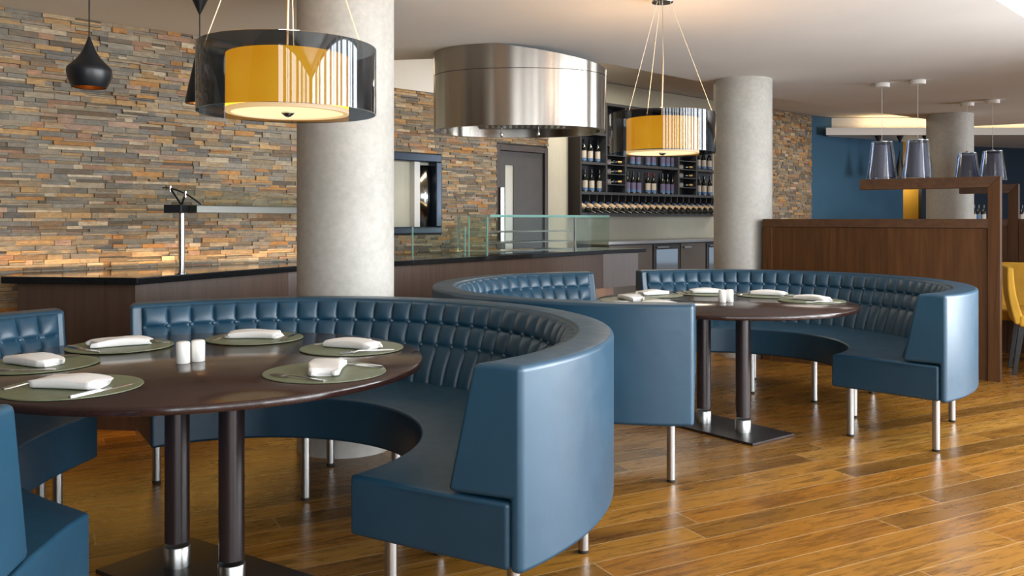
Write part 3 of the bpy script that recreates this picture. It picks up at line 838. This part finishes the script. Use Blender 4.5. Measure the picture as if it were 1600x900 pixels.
wbox(sc_u0+.07, sc_u1-.07, -.11, -.09, 1.15, 1.82).build('back_panel', M['beige'], sw, world=True)
wbox(u2(652)-.02, u2(658), -.09, -.02, 1.15, 1.82).build('side_panel', M['white'], sw, world=True)
mb = MB(); K = 14; vs = []; ua, ub = u2(657), sc_u1-.08
for i in range(K+1):
    f = i/K; p = P2o(ua+(ub-ua)*f, -.05+.05*math.sin(PI*f)); q = P2o(ua+(ub-ua)*f, -.06+.05*math.sin(PI*f)); vs += [(p.x,p.y,1.155),(p.x,p.y,1.78),(q.x,q.y,1.78),(q.x,q.y,1.155)]
fs = [(i*4+j,(i+1)*4+j,(i+1)*4+(j+1)%4,i*4+(j+1)%4) for i in range(K) for j in range(4)]+[(0,1,2,3),(K*4+3,K*4+2,K*4+1,K*4)]
mb.add(vs, fs).build('curved_steel_panel', M['chrome'], sw, world=True, smooth=True)

# door in stone wall 2
dd = thing('door_1', None, None, (*P2((dr_u0+dr_u1)/2), 0)); dd['kind'] = 'structure'
fw = .055
wbox(dr_u0, dr_u0+fw, -.12, .022, 0, 2.055).build('door_frame', M['doorframe'], dd, world=True, bevel=.004)
wbox(dr_u1-fw, dr_u1, -.12, .022, 0, 2.055).build('door_frame', M['doorframe'], dd, world=True, bevel=.004)
wbox(dr_u0+fw, dr_u1-fw, -.12, .022, 1.99, 2.055).build('door_frame', M['doorframe'], dd, world=True, bevel=.004)
va, vb = u2(790), u2(803)
lf = wbox(dr_u0+fw, va, -.05, -.005, 0.01, 1.985)
for z0, z1 in ((.01,.55),(1.83,1.985)): lf.add(*[(m.v, m.f) for m in [wbox(va, vb, -.05, -.005, z0, z1)]][0])
m_ = wbox(vb, dr_u1-fw, -.05, -.005, .01, 1.985); lf.add(m_.v, m_.f)
lf = lf.build('door_leaf', M['door'], dd, world=True)
wbox(va, vb, -.03, -.015, .55, 1.83).build('vision_pane', M['pane'], dd, world=True)
dh = u2(780.5)
p = P2o(dh, .045)
MB().box((p.x,p.y,1.28),(.055,.012,.60),a2).build('door_handle', M['ss'], dd, world=True, bevel=.003)
for z in (1.02,1.54): MB().box((p.x-n2.x*.025,p.y-n2.y*.025,z),(.02,.05,.02),a2).build('handle_bracket', M['ss'], dd, world=True)

# ------------------------------------------------------------------ wine rack
F0 = Vector((.90,11.15))
aR = math.atan2(dR.y, dR.x)
def PR(u, off=0): return F0+dR*u+nR*off     # off<0 goes into the rack
def rbox(u0,u1,o0,o1,z0,z1): return MB().prism([PR(u0,o0),PR(u1,o0),PR(u1,o1),PR(u0,o1)], z0, z1)
rk = thing('wine_rack', 'tall charcoal wall mounted wine rack full of bottles', 'wine rack', (*PR(1.6,-.1), 1.27))
DEP = -.235
rbox(0,3.3,DEP,DEP+.012,1.27,2.78).build('back_board', M['rack'], rk, world=True)
o = rbox(-.03,0,DEP,0,1.27,2.78).build('side_board', M['rackdark'], rk, world=True)
for z0,z1 in ((1.27,1.315),(1.555,1.59),(1.945,1.98),(2.335,2.37),(2.745,2.78)):
    if 1.9 < z0 < 2.4:
        for ua,ub in ((0,.493),(.893,2.10),(2.55,3.3)): rbox(ua,ub,DEP,0,z0,z1).build('shelf', M['rack'], rk, world=True)
    else: rbox(0,3.3,DEP,0,z0,z1).build('shelf', M['rack'], rk, world=True)
for u in (.493,.893,2.10,2.55): rbox(u-.015,u+.015,DEP,0,1.59,2.745).build('upright', M['rack'], rk, world=True)
for ua,ub in ((.508,.878),(2.115,2.535)):
    for z in (1.70,1.84,1.965,2.09,2.22): rbox(ua,ub,DEP,0,z-.012,z).build('shelf', M['rack'], rk, world=True)
NS = 22; us0, us1 = .03, 3.27
for i in range(1,NS): 
    u = us0+(us1-us0)*i/NS; rbox(u-.005,u+.005,DEP,-.02,1.47,1.555).build('divider', M['rack'], rk, world=True)
bprof = [(.030,0),(.0365,.004),(.0365,.185),(.034,.20),(.018,.228),(.0145,.24),(.0145,.298),(.012,.30)]
def bottle(label, loc, group, lm='label', cap=None, rot=None, kind='wine_bottle'):
    t = thing(kind, label, 'bottle', loc, group=group)
    if rot is not None: t.rotation_mode = 'QUATERNION'; t.rotation_quaternion = rot
    key = ('b', lm, cap)
    if key not in PROTO:
        g_ = MB().lathe(bprof, 20).build('glass', M['bottle'], t, autos=True, angle=50)
        l_ = MB().lathe([(.0372,.055),(.0372,.15)], 20, cap=False).build('label', M[lm], t, autos=True)
        l2 = MB().lathe([(.0372,.02),(.0372,.055)], 20, cap=False).build('lower_label', M['labelblue'], t, autos=True)
        c_ = MB().lathe([(.0152,.25),(.0152,.301),(.004,.302)], 16, cap=False).build('cap', M[cap or 'bottle'], t, autos=True)
        PROTO[key] = [g_, l_, l2, c_]
    else:
        for ch in PROTO[key]:
            c = ch.copy(); COL.objects.link(c); c.parent = t
    return t
ORD = ['first','second','third','fourth','fifth','sixth','seventh','eighth','ninth','tenth','eleventh','twelfth','thirteenth','fourteenth','fifteenth','sixteenth','seventeenth','eighteenth','nineteenth','twentieth','twenty first','twenty second']
def zx(z): return 880+z*.2778
def uR(x, off=-.1):
    p = (x-800)/F; B = F0+nR*off; return (p*B.y-B.x)/(dR.x-p*dR.y)
def upright(zxs, z, where, red=()):
    for i, q in enumerate(zxs):
        u = uR(zx(q)); p = PR(u, -.11); r_ = i in red
        bottle('%s upright%s wine bottle from the left, %s' % (ORD[i], ' red capped' if r_ else '', where), (p.x,p.y,z+.0005), 'upright bottles in the wine rack', 'label' if (r_ or len(zxs)==3) else 'labelred', 'capred' if r_ else None)
M['labelred'] = simple('purple_grey_paper_label', (.15,.13,.24), .6)
upright((125,163,207), 1.59, 'lower shelf of the left bay')
upright((118,155,197), 1.98, 'upper shelf of the left bay')
upright((366,397,428,480,512,562,590,618), 1.59, 'lower shelf of the centre bay', red=(3,4))
upright((392,425,480,510,562,590,618), 1.98, 'shelf just under the drum pendant')
upright((765,795,828), 1.59, 'lower shelf of the right bay')
upright((762,793,825), 1.98, 'upper shelf of the right bay')
# lying bottles, necks pointing out
for col_, ua in (('left', .69), ('right', 2.33)):
    for j, z in enumerate((1.70,1.84,1.965)):
        p = PR(ua, -.20); dirv = Vector((nR.x*.75+dR.x*.5, nR.y*.75+dR.y*.5, 0)).normalized()
        dirv = Vector((nR.x*.6+dR.x*.8, nR.y*.6+dR.y*.8, 0)).normalized()
        st = PR(ua-.12, -.19)
        bottle('wine bottle lying on the %s shelf of the %s narrow stack' % (('lowest','middle','top')[j], col_), (st.x,st.y,z+.0378), 'lying bottles in the wine rack', 'label', 'gold', Vector((0,0,1)).rotation_difference(dirv))
M['labeltan'] = simple('tan_paper_label', (.62,.46,.30), .7)
for i in range(NS):
    u = us0+(us1-us0)*(i+.5)/NS
    dirv = (Vector((dR.x,dR.y,0))*.36+Vector((nR.x,nR.y,0))*.66+Vector((0,0,-.40))).normalized()
    st = PR(u-.055, -.150)
    q = Vector((0,0,1)).rotation_difference(dirv)
    bottle('slanted wine bottle in the bottom display row, %s from the left' % ORD[i], (st.x,st.y,1.448), 'slanted bottles in the bottom row', 'labeltan', None, q)

# back bar cabinets beneath
BF = .33
def bb(u0,u1,o0,o1,z0,z1): return rbox(u0,u1,o0,o1,z0,z1)
tag(bb(.12,3.3,DEP+.002,BF+.02,.905,.945).build('back_bar_worktop', M['ss'], bevel=.003), 'steel edged worktop on the cabinets under the wine rack', 'worktop')
def cab(label, u0, u1, glassy):
    c = PR((u0+u1)/2, 0.05); t = thing('back_bar_cabinet' if not glassy else 'bottle_fridge', label, 'cabinet' if not glassy else 'fridge', (c.x,c.y,0))
    bb(u0,u1,DEP+.01,BF-.03,.05,.904).build('carcass', M['black'] if glassy else M['rack'], t, world=True)
    if glassy:
        f = bb(u0+.015,u1-.015,BF-.029,BF-.0,.08,.88).build('door', M['rack'], t, world=True)
        bb(u0+.07,u1-.07,BF+.0005,BF+.006,.14,.82).build('door_glass', M['fridgeglass'], f, world=True)
        bb(u0+.06,u1-.30,BF+.007,BF+.03,.845,.858).build('handle', M['ss'], f, world=True)
    else:
        f = bb(u0+.01,u1-.01,BF-.029,BF-.0,.08,.89).build('door', M['cabdoor'], t, world=True)
        bb(u0+.06,u0+.22,BF+.001,BF+.03,.83,.85).build('handle', M['ss'], f, world=True)
M['cabdoor'] = simple('grey_brown_cabinet_door', (.12,.105,.09), .35)
M['fridgeglass'] = steel('mirror_fridge_glass', (.55,.62,.66), .06)
cab('dark cabinet at the left end of the back bar', .15, 1.055, False)
cab('glass fronted fridge under the wine rack, left of the grey cabinet', 1.06, 1.68, True)
cab('grey cabinet with a small handle between the two fridges', 1.685, 2.30, False)
cab('glass fronted fridge beside the second concrete column', 2.305, 2.95, True)

# ------------------------------------------------------------------ walnut partitions
Q0 = Vector((3.69,6.53)); eP = Vector((-.82,.572)).normalized(); nP = Vector((-eP.y, eP.x))*-1
if nP.y < 0: nP = -nP
def pbox(Q, w0,w1,t0,t1,z0,z1): return MB().prism([Q+eP*w0+nP*t0, Q+eP*w1+nP*t0, Q+eP*w1+nP*t1, Q+eP*w0+nP*t1], z0, z1)
def partition(label, Q, wend, wbeam, th=.13, ext=0):
    t = thing('timber_partition', label, 'partition', (Q.x, Q.y, 0)); zt = 1.559; fwd = .085
    def mitre(poly, t0, t1, name, mat):   # poly in (w,z)
        vs = [(*(Q+eP*w_+nP*t0), z) for w_, z in poly]+[(*(Q+eP*w_+nP*t1), z) for w_, z in poly]; n = len(poly)
        fs = [tuple(range(n)), tuple(range(2*n-1,n-1,-1))]+[(i,(i+1)%n,n+(i+1)%n,n+i) for i in range(n)]
        o = MB().add(vs, fs).build(name, mat, t, world=True); recalc(o); b = o.modifiers.new('bevel','BEVEL'); b.width = .0025; b.segments = 1
    mitre([(0,0),(fwd,0),(fwd,zt-fwd),(0,zt)], 0, th, 'post', M['walnut'])
    mitre([(0.0005,zt),(fwd,zt-fwd+.0005),(wbeam,zt-fwd),(wbeam,zt)], 0, th, 'cantilever_beam', M['walnut_h'])
    pbox(Q, fwd+.001, wend, 0, th, 1.165, 1.235).build('top_rail', M['walnut_h'], t, world=True, bevel=.002)
    pbox(Q, wend-.08, wend, 0, th, 0, 1.164).build('stile', M['walnut'], t, world=True, bevel=.002)
    pbox(Q, fwd+.001, wend-.081, .012, th-.012, 0.0, 1.164).build('panel', M['walnut'], t, world=True)
    if ext:
        pbox(Q, -ext, -.002, .01, th-.01, 0, 1.235).build('side_panel', M['walnut'], t, world=True, bevel=.002)
    return t
partition('walnut screen with a cantilevered beam behind the right booth', Q0, 1.82, 1.013)
Q1 = Vector((4.66,7.95))
partition('second walnut screen behind the first, near the mustard chairs', Q1, .60, .49, ext=1.3)

# mustard chairs and table
def chair(label, x, y, rz):
    t = thing('upholstered_chair', label, 'chair', (x,y,0), rz, group='mustard chairs')
    MB().prism([(-.21,-.22),(.23,-.23),(.23,.23),(-.21,.22)], .38, .475).build('seat', M['mustard'], t, bevel=.02, seg=3)
    vs = []; K = 6
    for i in range(K+1):
        f = i/K; x0 = -.20-.07*f-.02*math.sin(PI*f); z = .40+.45*f; tk = .075-.03*f; hw = .215-.01*f
        vs += [(x0-tk/2,-hw,z),(x0+tk/2,-hw,z),(x0+tk/2,hw,z),(x0-tk/2,hw,z)]
    fs = [(i*4+j,i*4+(j+1)%4,(i+1)*4+(j+1)%4,(i+1)*4+j) for i in range(K) for j in range(4)]+[(3,2,1,0),(K*4,K*4+1,K*4+2,K*4+3)]
    MB().add(vs, fs).build('backrest', M['mustard'], t, bevel=.016, seg=3)
    for sx, sy in ((-1,-1),(-1,1),(1,-1),(1,1)):
        cx, cy = .19*sx, .19*sy; vs = []
        for z, h_, ox in ((0,.014,.05*(sx<0)*-1),(.382,.023,0)):
            vs += [(cx+ox-h_,cy-h_,z),(cx+ox+h_,cy-h_,z),(cx+ox+h_,cy+h_,z),(cx+ox-h_,cy+h_,z)]
        MB().add(vs, [(3,2,1,0),(4,5,6,7)]+[(j,(j+1)%4,4+(j+1)%4,4+j) for j in range(4)]).build('leg', M['black'], t, bevel=.003)
    return t
chair('mustard upholstered chair at the right photo edge beside the walnut post', 4.28, 6.92, R_(-25))
chair('mustard chair farther back, only its top showing behind the table', 4.36, 7.42, R_(-115))
tb = thing('square_dining_table', 'glossy dark table at the right photo edge beside the mustard chair', 'table', (4.98,6.85,0), R_(-25))
MB().box((0,0,.735),(.8,.8,.03)).build('tabletop', M['tabletop'], tb, bevel=.004)
MB().box((0,0,.7185),(.805,.805,.004)).build('edge_trim', M['chrome'], tb)
MB().lathe([(.04,.02),(.04,.716)],24).build('post', M['post'], tb, autos=True)
MB().box((0,0,.01),(.5,.5,.02)).build('base_plate', M['plate'], tb, bevel=.004)

# far bar behind the second screen
fb = thing('far_bar_counter', 'dark far bar counter seen through the gap beside the farthest column', 'bar counter', (8.0,14.2,0))
MB().box((8.4,14.2,.56),(3.2,.6,1.12)).build('front', M['rack'], fb, world=True)
MB().box((8.4,14.15,1.14),(3.3,.75,.04)).build('top', M['granite'], fb, world=True, bevel=.004)
rb = random.Random(4)
for i, xp in enumerate((1522,1529,1537,1588,1597)):
    Y = 14.1; x, _ = px(xp, Y)
    bottle('%s bottle from the left standing on the far bar counter' % ORD[i], (x,Y,1.1605), 'bottles on the far bar', 'labelblue' if i%2 else 'label')
sh = MB().box((8.6,14.9,1.52),(1.6,.3,.03)); 
# warm light behind yellow doorway and coves
area('cove_light', (9.6,15.80,2.90), (PI,0,0), 6.4, .06, 11, (1,.70,.36))
st = MB().box((9.4,15.80,2.887),(7.2,.03,.012)).build('light_strip', M['led']); tag(st, 'warm cove light strip on top of the far ceiling raft', 'light strip')
point('doorway_lamp', (8.3,17.9,2.0), 6, (1,.88,.6), .1)
point('kitchen_lamp', (-1.15,7.9,2.62), .6, (1,.75,.45), .05)
area('rack_wash', (1.6,10.6,3.05), (0,0,.75), 2.4, .3, 34, (1,.88,.72))
area('kitchen_light', (-.4,8.3,3.05), (0,0,.75), 1.6, .3, 6, (1,.80,.56))
area('bar_light', (6.5,13.5,3.05), (0,0,0), 3, 1, 40, (1,.9,.8))
